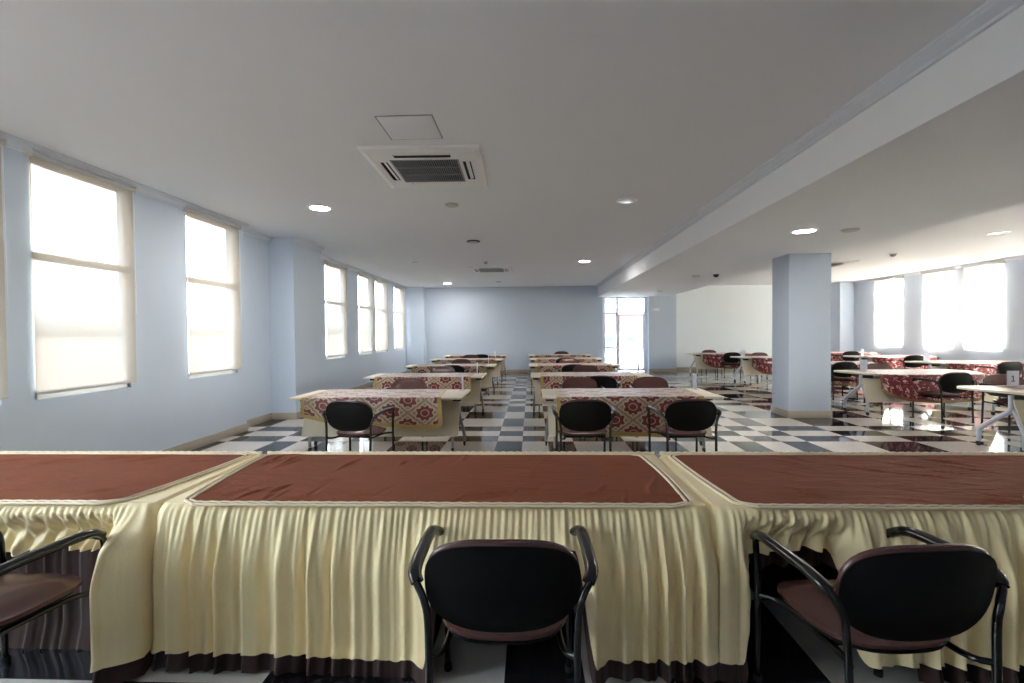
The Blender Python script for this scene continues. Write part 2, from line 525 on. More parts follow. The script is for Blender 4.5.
gL = 'roller blinds on the left wall'
blind('L', XL, *winsL[2], 'roller blind at the left edge of the view, only its far edge showing', gL)
blind('L', XL, *winsL[3], 'widest glowing cream roller blind, the nearest one fully in view on the left wall', gL)
blind('L', XL, *winsL[4], 'cream roller blind alone between the large near blind and the projecting blue pier', gL)
blind('L', XL2, *winsL2[0], 'cream roller blind just beyond the projecting pier on the left wall', gL)
blind('L', XL2, *winsL2[1], 'nearer blind of the close pair far down the left wall', gL)
blind('L', XL2, *winsL2[2], 'farther blind of the close pair far down the left wall', gL)
blind('L', XL2, *winsL2[3], 'last narrow blind on the left wall, beside the far corner', gL)
gR = 'roller blinds on the right wall'
for k_, w_ in enumerate(winsR[:4]):  # unseen blinds, added to hold the sun back from the near room
    blind('R', XR, *w_, 'white roller blind on the right wall outside the view, %s from the back wall' % ('first second third fourth'.split()[k_]), gR)
blind('R', XR, *winsR[4], 'brightest white blind at the right end of the right wall', gR)
blind('R', XR, *winsR[5], 'middle white blind of the three on the right wall', gR)
blind('R', XR, *winsR[6], 'farthest white blind of the three on the right wall, nearest the pillar', gR)

# glazed exit door at the far end of the bulkhead
dx0, dx1 = 2.56, 4.20; dy = 17.30
fr = MB()
for A, B in (((dx0, dy, 0), (2.70, dy + 0.07, BZ)), ((3.10, dy, 0), (3.17, dy + 0.07, BZ)), ((4.12, dy, 0), (dx1, dy + 0.07, BZ)), ((dx0, dy, BZ - 0.05), (dx1, dy + 0.07, BZ)),
             ((2.70, dy, 2.085), (4.12, dy + 0.07, 2.13)), ((2.70, dy, 0.845), (3.10, dy + 0.07, 0.895)), ((2.70, dy, 0), (3.10, dy + 0.07, 0.06))):
    fr.box(A, B, bev=0.004)
door = struct('door_1', fr, 'alu')
lf = MB()
for A, B in (((3.175, dy + 0.01, 0.01), (3.225, dy + 0.06, 2.08)), ((4.065, dy + 0.01, 0.01), (4.115, dy + 0.06, 2.08)), ((3.225, dy + 0.01, 0.01), (4.065, dy + 0.06, 0.08)), ((3.225, dy + 0.01, 2.02), (4.065, dy + 0.06, 2.08))):
    lf.box(A, B, bev=0.003)
leaf = lf.build('door_leaf', 'alu', door)
MB().box((3.225, dy + 0.03, 0.08), (4.065, dy + 0.036, 2.02)).build('pane', 'door_glass', leaf, smooth_=False)
MB().box((3.182, dy - 0.012, 0.92), (3.216, dy + 0.012, 1.14), bev=0.004).tube([(3.2, dy - 0.01, 1.03), (3.2, dy - 0.05, 1.03), (3.29, dy - 0.055, 1.03)], 0.009, 8).build('handle', 'chrome', leaf)
for a in ((2.70, 0.06, 3.10, 0.845), (2.70, 0.895, 3.10, 2.085), (2.70, 2.13, 3.10, BZ - 0.05), (3.17, 2.13, 4.12, BZ - 0.05)):
    MB().box((a[0], dy + 0.03, a[1]), (a[2], dy + 0.036, a[3])).build('pane', 'door_glass', door, smooth_=False)

# small white box hung on two rods by the door pier
r = thing('hanging_box', 'small white box hung on two thin rods, high right of the glass door', 'fixture', (4.43, 16.98, BZ))
MB().box((-0.11, -0.03, -0.52), (0.13, 0.03, -0.44), bev=0.008).build('box', 'white', r)
for x in (-0.055, 0.085): MB().tube([(x, 0, -0.45), (x, 0, 0)], 0.007, 8).build('rod', 'offwhite', r)
r = thing('wall_socket', 'small dark wall socket low in the corner right of the door pier', 'socket', (5.26, 17.6, 0.30))
MB().box((-0.045, -0.012, -0.06), (0.045, 0, 0.06), bev=0.004).build('plate', 'grey', r)
MB().cyl((0, -0.013, 0), (0, 1, 0), 0.026, 0.01, 20).build('insert', 'dark', r)

# ------------------------------------------------------------------ ceiling fittings
def cassette(loc, label, w=1.08, d=1.14):
    r = thing('air_conditioner', label, 'air conditioner', loc, 0, 'ceiling cassette air conditioners')
    hw, hd = w / 2, d / 2; gx, gy = 0.315, 0.315
    z = -0.036
    # faceplate as a stepped frame around the grille, with slots left open for the louvres
    mb = MB()
    prof = [(1.0, 0.0), (1.0, -0.018), (0.985, -0.028), (0.90, -0.040), (0.84, z)]
    rings = [[(sx * hw * k, sy * hd * k, zz) for sx, sy in ((-1, -1), (1, -1), (1, 1), (-1, 1))] for k, zz in prof]
    vs = [p for ring in rings for p in ring]; fs = []
    for i in range(len(prof) - 1):
        for k in range(4): fs.append((i * 4 + k, i * 4 + (k + 1) % 4, i * 4 + 4 + (k + 1) % 4, i * 4 + 4 + k))
    mb.add(vs, fs)
    ix, iy = hw * 0.84, hd * 0.84
    sx0, sx1, sy0, sy1 = 0.355, 0.43, 0.37, 0.445     # louvre slots
    sl = 0.26
    def plate(a, b, c, d2): mb.add([(a, b, z), (c, b, z), (c, d2, z), (a, d2, z)], [(0, 1, 2, 3)])
    for s in (-1, 1):
        plate(-ix, s * sy1, ix, s * iy); plate(-ix, s * sy0, -sl, s * sy1); plate(sl, s * sy0, ix, s * sy1); plate(-sx0, s * gy, sx0, s * sy0)
        plate(s * sx1, -sy0, s * ix, sy0); plate(s * sx0, -sy0, s * sx1, -sl); plate(s * sx0, sl, s * sx1, sy0); plate(s * gx, -gy, s * sx0, gy)
        plate(s * sx0, s * gy, s * sx0, s * sy0)
    mb.build('faceplate', 'white', r, fix=False, smooth_=False)
    MB().box((-hw * 0.82, -hd * 0.82, -0.012), (hw * 0.82, hd * 0.82, -0.004)).build('backing', 'dark', r, smooth_=False)
    g = MB()
    n = 30
    for i in range(n):
        x = -gx + 2 * gx * (i + 0.5) / n
        g.box((x - 0.0032, -gy, z - 0.002), (x + 0.0032, gy, z + 0.014))
    for i in range(4):
        y = -gy + 2 * gy * i / 3
        g.box((-gx, y - 0.006, z - 0.004), (gx, y + 0.006, z + 0.012))
    for s in (-1, 1): g.box((s * gx - 0.008, -gy, z - 0.004), (s * gx + 0.008, gy, z + 0.012))
    g.build('intake_grille', 'grey', r, smooth_=False)
    for s in (-1, 1):
        if s > 0: m1, hw_ = Matrix.Translation((0, s * (sy0 + sy1) / 2, z + 0.002)), 0.034
        else: m1, hw_ = Matrix.Translation((0, s * (sy0 + sy1) / 2 - 0.014, z + 0.006)) @ Matrix.Rotation(R(12), 4, 'X'), 0.014
        MB().box((-sl + 0.008, -hw_, -0.003), (sl - 0.008, hw_, 0.003), bev=0.002, mtx=m1).build('louvre', 'white', r)
        m2 = Matrix.Translation((s * (sx0 + sx1) / 2 + 0.006, 0, z + 0.006)) @ Matrix.Rotation(-s * R(24), 4, 'Y')
        MB().box((-0.017, -sl + 0.01, -0.003), (0.017, sl - 0.01, 0.003), bev=0.002, mtx=m2).build('louvre', 'white', r)
    return r
ac = cassette((-0.99, 4.71, H), 'large white ceiling cassette air conditioner overhead, beside the square access hatch')
ac.rotation_euler.z = R(1.6)
dup(ac, (-1.0, 12.25, H), 0, 'small-looking ceiling air conditioner far down the main ceiling, in front of the far wall')
dup(ac, (7.30, 12.2, H), 0, 'ceiling air conditioner half hidden behind the top of the blue pillar')

def hatch(loc, label):
    r = thing('access_hatch', label, 'ceiling hatch', loc, 0, 'ceiling access hatches')
    w, d = 0.215, 0.213
    MB().box((-w + 0.004, -d + 0.004, -0.006), (w - 0.004, d - 0.004, 0.0), bev=0.002).build('hatch_panel', 'ceil', r)
    m = MB(); e = 0.007
    for A, B in (((-w - e, -d - e), (w + e, -d + 0.003)), ((-w - e, d - 0.003), (w + e, d + e)), ((-w - e, -d), (-w + 0.003, d)), ((w - 0.003, -d), (w + e, d))):
        m.box((A[0], A[1], -0.003), (B[0], B[1], 0.0))
    m.build('hatch_rim', 'grey', r, smooth_=False)
    return r
hatch((-0.95, 3.79, H), 'square white access hatch in the ceiling beside the large air conditioner')

def downlight(x, y, z, on, label, r0=0.15):
    g = 'round recessed downlights'
    r = thing('downlight', label, 'ceiling light', (x, y, z), 0, g)
    MB().lathe([(r0, 0), (r0, -0.006), (r0 * 0.94, -0.014), (r0 * 0.84, -0.014), (r0 * 0.80, -0.002), (r0 * 0.80, 0)], (0, 0, 0)).build('trim_ring', 'white', r)
    MB().lathe([(r0 * 0.8, -0.003), (r0 * 0.78, -0.008), (r0 * 0.4, -0.0125), (0.004, -0.014)], (0, 0, 0)).build('lens', 'lamp_on' if on else 'lamp_off', r)
    if on:
        L = bpy.data.lights.new('downlight_glow', 'AREA'); L.shape = 'DISK'; L.size = r0 * 1.5; L.energy = 6; L.color = (1, 0.95, 0.9)
        o = bpy.data.objects.new('downlight_glow', L); C.objects.link(o); o.location = (x, y, z - 0.016)
    return r
downlight(-2.73, 6.08, H, True, 'large lit round downlight above the first left-hand table')
downlight(1.26, 11.1, H, True, 'lit round downlight mid-way down the main ceiling, near the beam')
downlight(-2.75, 15.6, H, True, 'small lit round downlight by the far left corner')
downlight(3.45, 6.12, BZ, True, 'lit round downlight on the lowered bulkhead in front of the pillar')
downlight(1.23, 6.06, H, False, 'unlit silvery round downlight on the main ceiling left of the beam', 0.13)
downlight(-2.66, 10.8, H, False, 'unlit round downlight on the main ceiling above the far left windows', 0.11)
downlight(8.1, 8.55, H, False, 'unlit round downlight on the ceiling above the right-hand tables', 0.15)

def disc(name, cat, x, y, z, rad, label, dark=False, dome=False):
    r = thing(name, label, cat, (x, y, z), 0)
    MB().lathe([(rad, 0), (rad, -0.012), (rad * 0.9, -0.02)], (0, 0, 0)).build('base_plate', 'dark' if dark else 'offwhite', r)
    if dome: MB().lathe([(rad * 0.75, -0.018), (rad * 0.72, -0.045), (rad * 0.45, -0.06), (0.004, -0.064)], (0, 0, 0)).build('sensor_head', 'grey' if not dark else 'rubber', r)
    else: MB().lathe([(rad * 0.85, -0.018), (rad * 0.8, -0.024), (0.004, -0.026)], (0, 0, 0)).build('cover', 'offwhite' if not dark else 'grey', r)
disc('ceiling_speaker', 'speaker', -1.0, 6.06, H, 0.085, 'small flat grey disc on the ceiling just beyond the large air conditioner')
disc('smoke_detector', 'smoke detector', -1.02, 8.5, H, 0.12, 'dark-rimmed round detector between the two air conditioners on the main ceiling', True)
disc('smoke_detector', 'smoke detector', -1.03, 10.95, H, 0.06, 'tiny domed detector just in front of the far air conditioner', False, True)
disc('ceiling_speaker', 'speaker', -1.03, 15.3, H, 0.08, 'tiny grey disc on the main ceiling beyond the far air conditioner')
disc('ceiling_speaker', 'speaker', 4.0, 6.1, BZ, 0.10, 'flat grey disc right of the lit downlight on the bulkhead')
disc('smoke_detector', 'smoke detector', 4.13, 10.72, BZ, 0.065, 'small dark domed detector under the bulkhead left of the pillar', True, True)
disc('ceiling_speaker', 'speaker', 3.75, 10.9, BZ, 0.09, 'faint white disc under the bulkhead, left of the dark domed detector')
disc('ceiling_speaker', 'speaker', 4.08, 15.1, BZ, 0.09, 'small disc under the bulkhead just in front of the glass door')
disc('smoke_detector', 'smoke detector', 7.97, 10.75, H, 0.07, 'small domed detector on the ceiling over the right-hand tables', False, True)

# ------------------------------------------------------------------ chairs
def outline(th, a, bt, bb, et, eb):
    c, s = math.cos(th), math.sin(th)
    e = et if s >= 0 else eb; b = bt if s >= 0 else bb
    rr = (abs(c) ** e + abs(s) ** e) ** (-1 / e)
    return rr * c * a, rr * s * b

def pillow(mb, ol, place, th, n=48, k=8, dome=0.6):
    """closed pad: front face domed, back face flat; ol(theta)->(u,v), place(u,v,d)->xyz, d in 0..th"""
    rows = []
    for j in range(k + 1):                 # front, from the centre out
        q = j / k
        rows.append((q, th * (1 - (1 - dome) * q ** 2 - dome * q ** 6) if j < k else th * 0.35))
    rows.append((1.0, th * 0.12)); rows.append((0.97, 0.0)); rows.append((0.5, 0.0)); rows.append((0.02, 0.0))
    vs = []; fs = []
    for q, d in rows:
        q = max(q, 0.02)
        for i in range(n):
            u, v = ol(2 * PI * i / n)
            vs.append(place(u * q, v * q, d))
    m = len(rows)
    for j in range(m - 1):
        for i in range(n): fs.append((j * n + i, j * n + (i + 1) % n, (j + 1) * n + (i + 1) % n, (j + 1) * n + i))
    fs.append(tuple(range(n))); fs.append(tuple(range((m - 1) * n, m * n))[::-1])
    mb.add(vs, fs)

def make_chair(label, loc, rz, group):
    t = thing('armchair', label, 'chair', loc, rz, group)
    # seat pan and cushion
    so = lambda th: outline(th, 0.235, 0.225, 0.225, 3.2, 2.8)
    mb = MB(); pillow(mb, so, lambda u, v, d: (u, v + 0.02, 0.405 + d - 0.02 * max(0, (v / 0.225)) ** 3), 0.062, dome=0.5)
    mb.build('seat_cushion', 'vinyl', t, angle=60)
    mb = MB(); pillow(mb, lambda th: outline(th, 0.222, 0.212, 0.218, 3.2, 2.8), lambda u, v, d: (u, v + 0.02, 0.404 - d), 0.03, dome=0.3)
    mb.build('seat_pan', 'black', t, angle=60)
    # backrest: curved black shell behind, brown pad in front
    def bp(sgn, d0):
        def f(u, v, d):
            lean = -0.222 - 0.16 * v
            curve = 0.035 * (1 - (u / 0.26) ** 2)
            return (u, lean - curve + d0 + sgn * d, 0.625 + v)
        return f
    mb = MB(); pillow(mb, lambda th: outline(th, 0.256, 0.158, 0.158, 3.0, 2.8), bp(1, 0.0), 0.052, dome=0.5)
    mb.build('back_cushion', 'vinyl', t, angle=60)
    mb = MB(); pillow(mb, lambda th: outline(th, 0.259, 0.142, 0.166, 3.0, 2.7), bp(-1, 0.004), 0.024, dome=0.3)
    mb.build('back_shell', 'black', t, angle=60)
    for s in (-1, 1):
        path = [(s * 0.243, -0.262, 0.012), (s * 0.243, -0.25, 0.30), (s * 0.247, -0.242, 0.50), (s * 0.262, -0.238, 0.575), (s * 0.297, -0.205, 0.632),
                (s * 0.304, -0.10, 0.642), (s * 0.304, 0.07, 0.642), (s * 0.297, 0.165, 0.632), (s * 0.272, 0.222, 0.58), (s * 0.262, 0.228, 0.48), (s * 0.26, 0.228, 0.25), (s * 0.26, 0.228, 0.012)]
        fr = MB().tube(path, 0.0125, 10, 4).build('side_frame', 'tube', t, angle=60)
        MB().tube([(s * 0.285, -0.218, 0.618), (s * 0.300, -0.19, 0.640), (s * 0.304, -0.10, 0.650), (s * 0.304, 0.07, 0.650), (s * 0.298, 0.15, 0.640), (s * 0.284, 0.20, 0.612)], 0.023, 10, 4, flat=0.8).build('arm_pad', 'tube', fr, angle=60)
        MB().cyl((s * 0.243, -0.262, 0.012), (0, 0, 1), 0.017, 0.024, 14).build('foot_cap', 'rubber', fr)
        MB().cyl((s * 0.26, 0.228, 0.012), (0, 0, 1), 0.017, 0.024, 14).build('foot_cap', 'rubber', fr)
        MB().tube([(s * 0.244, -0.245, 0.385), (s * 0.20, -0.17, 0.375), (s * 0.20, 0.13, 0.37), (s * 0.258, 0.228, 0.36)], 0.011, 8, 4).build('seat_rail', 'tube', t, angle=60)
    for y in (-0.10, 0.10):
        MB().tube([(-0.20, y, 0.374), (0.20, y, 0.374)], 0.010, 8).build('cross_bar', 'tube', t)
    return t

proto = [None]
def chair(x, y, rz, label, group):
    a = R(rz)
    if proto[0] is None: proto[0] = make_chair(label, (x, y, 0), a, group)
    else: dup(proto[0], (x, y, 0), a, label, group)
gh = 'chairs at the skirted head tables'
chair(-0.105, 1.775, 1, 'black-backed armchair in the middle foreground, tucked under the centre of the skirted tables', gh)
chair(1.205, 1.765, 5, 'black-backed armchair in the right foreground, pushed under the right skirted table', gh)
chair(-2.12, 1.735, -6, 'armchair cut off at the left edge of the foreground, by the hitched skirt', gh)
gl = 'chairs at the left row of tables'
chair(-1.82, 4.95, -9, 'black-backed armchair at the near side of the first left table, turned slightly right', gl)
chair(-1.80, 6.74, 184, 'shiny brown-padded chair facing us behind the first left table', gl)
chair(-1.79, 9.27, 180, 'brown-padded chair with a bright glint, facing us behind the second left table', gl)
chair(-1.66, 10.12, 0, 'black chair back half hidden behind the brown chair between the second and third left tables', gl)
chair(-1.80, 11.82, 178, 'dark brown chair facing us behind the third left table', gl)
chair(-1.84, 14.22, 183, 'grey-brown chair facing us behind the fourth left table', gl)
chair(-1.62, 14.95, 14, 'black chair at the near side of the last left table, before the far wall', gl)
gr = 'chairs at the middle row of tables'
chair(0.535, 4.95, 0, 'black-backed armchair at the near side of the first middle table, left one of the two', gr)
chair(1.555, 4.95, 5, 'black-backed armchair at the near side of the first middle table, right one of the two', gr)
chair(0.71, 6.74, 180, 'brown oval chair back facing us behind the first middle table, left one', gr)
chair(1.72, 6.74, 176, 'brown oval chair back facing us behind the first middle table, right one at its end', gr)
chair(1.05, 7.50, 0, 'black chair back before the second middle table, overlapped by a brown chair', gr)
chair(1.08, 9.27, 180, 'brown chair back facing us behind the second middle table', gr)
chair(0.89, 10.10, 0, 'black chair back before the third middle table, left of the brown one', gr)
chair(0.97, 11.82, 180, 'brown chair back facing us behind the third middle table', gr)
chair(0.90, 12.62, 0, 'black chair back before the fourth middle table', gr)
chair(1.06, 16.25, 180, 'brown chair against the far wall behind the last middle table', gr)
gg = 'chairs at the right group of tables'
chair(6.50, 7.74, 4, 'black armchair in front of the large crimson-clothed table right of the pillar', gg)
chair(6.78, 6.86, 172, 'glossy chair facing us behind the table with the number card at the right edge', gg)
chair(6.80, 9.30, 180, 'grey-brown chair facing us just behind the large crimson-clothed table right of the pillar', gg)
chair(9.71, 10.22, 4, 'black armchair at the far right table under the brightest window', gg)
chair(9.77, 12.68, 0, 'black armchair mostly hidden by the white card of the right-hand table under the windows', gg)
chair(10.11, 14.15, 180, 'pale shiny chair facing us behind the table under the middle right window', gg)
chair(6.51, 10.32, 0, 'black armchair immediately right of the pillar', gg)
chair(6.87, 14.28, 180, 'brown chair back showing over the crimson cloth just left of the pillar', gg)
chair(9.87, 15.22, 0, 'small black chair far off just right of the pillar, by the far crimson table', gg)
chair(6.19, 15.05, 0, 'black chair before the farthest crimson-clothed table left of the pillar', gg)
chair(6.20, 16.50, 180, 'brown chair back by the far right wall, behind the farthest crimson-clothed table', gg)

# ------------------------------------------------------------------ tables
TZ = 0.70
def caster(mb, x, y):
    mb.cyl((x, y, 0.028), (1, 0, 0), 0.028, 0.02, 16)
    mb.box((x - 0.016, y - 0.012, 0.03), (x + 0.016, y + 0.024, 0.062), bev=0.004)

def rect_table(label, loc, group, w=2.06, d=0.80):
    t = thing('training_table', label, 'table', loc, 0, group)
    hw, hd = w / 2, d / 2
    MB().box((-hw, -hd, TZ - 0.026), (hw, hd, TZ), bev=0.006).build('tabletop', 'lam', t)
    MB().prism([(-0.075, 0.615), (-0.057, 0.62), (-0.232, 0.215), (-0.25, 0.21)], 'x', -hw + 0.07, hw - 0.07).build('modesty_panel', 'panel', t, smooth_=False)
    MB().box((-hw + 0.12, -0.055, 0.60), (hw - 0.12, -0.005, 0.645), bev=0.006).build('beam', 'grey', t)
    MB().tube([(x, 0.18, 0.615) for x in (-0.72, 0.72)], 0.006, 6).tube([(x, 0.27, 0.60) for x in (-0.72, 0.72)], 0.006, 6).build('shelf_wire', 'dark', t)
    for s in (-1, 1):
        x = s * (hw - 0.09)
        fr = MB().tube([(x, -0.03, 0.655), (x, -0.03, 0.56), (x, -0.02, 0.47), (x + s * 0.01, 0.05, 0.34), (x + s * 0.025, 0.135, 0.22), (x + s * 0.035, 0.165, 0.13), (x + s * 0.035, 0.17, 0.06)], 0.021, 10, 5)
        fr.tube([(x, -0.03, 0.54), (x - s * 0.03, -0.07, 0.45), (x - s * 0.06, -0.175, 0.24), (x - s * 0.06, -0.19, 0.17), (x - s * 0.06, -0.19, 0.06)], 0.019, 10, 5)
        leg = fr.build('leg_frame', 'grey', t, angle=60)
        cb = MB(); caster(cb, x + s * 0.035, 0.17); cb.build('caster', 'rubber', leg)
        cb = MB(); caster(cb, x - s * 0.06, -0.19); cb.build('caster', 'rubber', leg)
        MB().box((x - 0.05, -0.20, TZ - 0.075), (x + 0.045, 0.16, TZ - 0.027), bev=0.006).build('flip_bracket', 'dark', t)
    return t

def d_near(x, hw=1.12, hd=0.53):
    """half-boat top: straight far edge, near edge sweeping back to a tip close to the far corners"""
    a = abs(x)
    if a <= hw - 0.62: return hd
    q = min(1.0, (a - (hw - 0.62)) / 0.62)
    return hd - (2 * hd - 0.17) * (1 - (1 - q ** 2.1) ** 0.72)

def d_far(x, hw=1.12, hd=0.53):
    a = abs(x)
    if a <= hw - 0.16: return hd
    q = min(1.0, (a - (hw - 0.16)) / 0.16)
    return hd - 0.17 * (1 - (1 - q ** 2.0) ** 0.5)

def oval_table(label, loc, group, hw=1.12):
    t = thing('training_table', label, 'table', loc, 0, group)
    xs = [-hw + 2 * hw * (0.5 - 0.5 * math.cos(PI * i / 80)) for i in range(81)]
    poly = [(x, -d_near(x)) for x in xs] + [(x, d_far(x)) for x in xs[-2:0:-1]]
    MB().prism(poly, 'z', TZ - 0.026, TZ).build('tabletop', 'lam', t)
    MB().prism([(-0.225, 0.615), (-0.207, 0.62), (-0.352, 0.235), (-0.37, 0.23)], 'x', -hw + 0.07, hw - 0.07).build('modesty_panel', 'panel', t, smooth_=False)
    MB().box((-hw + 0.18, -0.22, 0.62), (hw - 0.18, -0.16, 0.665), bev=0.006).build('beam', 'silver', t)
    for s in (-1, 1):
        x = s * (hw - 0.045)
        fr = MB().tube([(x - s * 0.03, -0.19, 0.668), (x - s * 0.03, -0.19, 0.56), (x - s * 0.025, -0.175, 0.48), (x - s * 0.01, -0.02, 0.36), (x, 0.125, 0.245), (x, 0.165, 0.18), (x, 0.17, 0.06)], 0.026, 10, 5)
        fr.tube([(x - s * 0.03, -0.19, 0.54), (x - s * 0.05, -0.215, 0.46), (x - s * 0.06, -0.30, 0.26), (x - s * 0.06, -0.315, 0.18), (x - s * 0.06, -0.315, 0.06)], 0.021, 10, 5)
        leg = fr.build('leg_frame', 'silver', t, angle=60)
        cb = MB(); caster(cb, x, 0.17); cb.build('caster', 'rubber', leg)
        cb = MB(); caster(cb, x - s * 0.06, -0.315); cb.build('caster', 'rubber', leg)
        MB().box((x - s * 0.14 - 0.05, -0.26, TZ - 0.075), (x - s * 0.14 + 0.05, 0.14, TZ - 0.027), bev=0.006).build('flip_bracket', 'dark', t)
    return t

def runner(label, loc, group, x0, x1, edge, far, dl, dr, mk, fringe, back=0.05, round_=0.0, seed=0, skew=0.0, pin=0.0):
    """cloth laid across a table and hanging over its near side; edge(x) = half depth of the table top"""
    rnd = random.Random(seed); ph = [rnd.uniform(0, 6.28) for _ in range(4)]
    t = thing('table_runner', label, 'tablecloth', (loc[0], loc[1], TZ), 0, group)
    W = x1 - x0
    def drop(u):
        e = abs(2 * u - 1)
        return (dl + (dr - dl) * u) * (1 - round_ * e ** 5) + 0.006 * math.sin(11 * u + ph[0])
    def pt(u, v, off=0.0, extra=0.0):
        x = x0 + W * u + skew * (v - 0.5) * (u)
        h = edge(x); hf = far(x); T_ = h + hf; D = drop(u) + extra
        L = back + T_ + D
        s = v * L
        wav = 0.012 * math.sin(15 * u + ph[1]) + 0.008 * math.sin(31 * u + ph[2])
        if s < back: return (x, hf + 0.007 + off, -(back - s) + 0.004), (x, L - s)
        s -= back
        if s < T_: return (x, hf - s + (0.007 if s < 0.02 else 0) - (0.007 if s > T_ - 0.02 else 0), 0.004 + 0.0015 * math.sin(9 * u + 5 * s) + off), (x, L - back - s)
        s -= T_
        q = s / max(D, 0.01)
        x2 = x + pin * q * (0.5 - u) * 0.2
        return (x2, -h - 0.009 - 0.03 * q ** 0.7 - wav * q - off, -s + 0.002), (x, L - back - T_ - s)
    nv = 60
    MB().grid(56, nv, lambda u, v: pt(u, v)[0], lambda u, v: pt(u, v)[1]).build('cloth', mk, t, fix=False)
    # border strip along both ends and the hanging hem
    f = MB(); wdt = 0.045
    for s, uu in ((-1, 0.0), (1, 1.0)):
        f.grid(2, 60, lambda u, v, s=s, uu=uu: (lambda p: (p[0] + s * (u - 0.35) * wdt + 0.002 * math.sin(v * 260), p[1] - (0.002 if p[2] < -0.01 else 0), p[2] + (0.0025 if p[2] > -0.01 else 0)))(pt(uu, v, 0.0)[0]))
    f.grid(150, 2, lambda u, v: (lambda p: (p[0], p[1] - 0.003, p[2] + (0.35 - v) * wdt + (0.006 * math.sin(u * 420) if v > 0.9 else 0)))(pt(u, 1.0)[0]))
    f.build('fringe', fringe, t, fix=False)
    return t

RY = [5.86, 8.42, 11.0, 13.5, 15.68]
gt1 = 'tables of the left row'; gt2 = 'tables of the middle row'
lab1 = ['first rectangular table of the left row, nearest us, with a fringed damask runner', 'second table of the left row, behind the nearest one', 'third table down the left row', 'fourth table down the left row', 'last table of the left row, in front of the far blue wall']
lab2 = ['first rectangular table of the middle row, nearest us, with two black chairs', 'second table of the middle row, behind the nearest one', 'third table down the middle row', 'fourth table down the middle row', 'last table of the middle row, in front of the far blue wall']
cab1 = ['maroon and tan damask runner with a slanting gold fringe on the nearest left table', 'damask runner on the second left table, behind the shiny brown chair', 'damask runner on the third left table', 'damask runner on the fourth left table', 'damask runner on the last left table by the far wall']
cab2 = ['maroon and tan damask runner hanging behind two black chairs on the nearest middle table', 'damask runner on the second middle table, behind the two brown oval chairs', 'damask runner on the third middle table', 'damask runner on the fourth middle table', 'damask runner on the last middle table by the far wall']
gc1 = 'damask runners on the left row'; gc2 = 'damask runners on the middle row'
flat = lambda x: 0.40
tabL = tabM = None
XLt = [-1.84, -1.86, -1.86, -1.83, -1.83]; XMt = [1.16, 1.02, 0.98, 0.98, 0.95]
rl_ = [(-0.84, 0.74, 0.23, 0.35), (-0.80, 0.80, 0.30, 0.33), (-0.80, 0.80, 0.3, 0.3), (-0.8, 0.8, 0.3, 0.3), (-0.8, 0.8, 0.3, 0.3)]
rm_ = [(-0.84, 0.78, 0.42, 0.42), (-0.83, 0.74, 0.33, 0.33), (-0.8, 0.8, 0.3, 0.3), (-0.8, 0.8, 0.3, 0.3), (-0.8, 0.8, 0.3, 0.3)]
for i in range(5):
    if i == 0: tabL = rect_table(lab1[0], (XLt[0], RY[0], 0), gt1)
    else: dup(tabL, (XLt[i], RY[i], 0), 0, lab1[i], gt1)
    dup(tabL, (XMt[i], RY[i], 0), 0, lab2[i], gt2)
    a = rl_[i]; runner(cab1[i], (XLt[i], RY[i]), gc1, a[0], a[1], flat, flat, a[2], a[3], 'damask', 'gold', seed=i, skew=0.08 if i == 0 else 0.0, round_=0.10)
    a = rm_[i]; runner(cab2[i], (XMt[i], RY[i]), gc2, a[0], a[1], flat, flat, a[2], a[3], 'damask', 'gold', seed=20 + i, skew=-0.03)

gt3 = 'tables of the right group'; gc3 = 'crimson runners of the right group'
right = [((6.60, 5.88), 'round-ended table cut by the right edge of the view, bearing the card numbered 1', 'crimson runner on the table at the right edge, behind the card numbered 1'),
         ((6.66, 8.47), 'round-ended table with a black armchair, nearest one right of the pillar', 'large crimson floral runner with rounded corners, right of the pillar'),
         ((6.68, 10.95), 'round-ended table partly hidden by the pillar, second from us right of it', 'crimson runner on the table half hidden by the right side of the pillar'),
         ((6.87, 13.5), 'round-ended table cut off by the left side of the pillar, bright tip and card showing', 'crimson runner cut off by the left side of the pillar'),
         ((6.36, 15.75), 'farthest table left of the pillar, close to the pale far right wall', 'crimson floral runner on the farthest table left of the pillar'),
         ((9.80, 10.92), 'round-ended table under the brightest right-hand windows', 'crimson runner on the table under the brightest right-hand window'),
         ((10.0, 13.42), 'round-ended table under the farthest right-hand windows', 'crimson runner on the table below the middle right-hand window'),
         ((9.95, 15.95), 'far table just right of the pillar, mostly behind a black chair', 'crimson runner on the far table just right of the pillar')]
ov = None
for i, ((x, y), lt, lc) in enumerate(right):
    if ov is None: ov = oval_table(lt, (x, y, 0), gt3)
    else: dup(ov, (x, y, 0), 0, lt, gt3)
    runner(lc, (x, y), gc3, -0.83 if i != 0 else -0.62, 0.80, d_near, d_far, 0.42, 0.42, 'floral', 'bronze' if 'bronze' in M else 'goldline', seed=40 + i, round_=0.42)

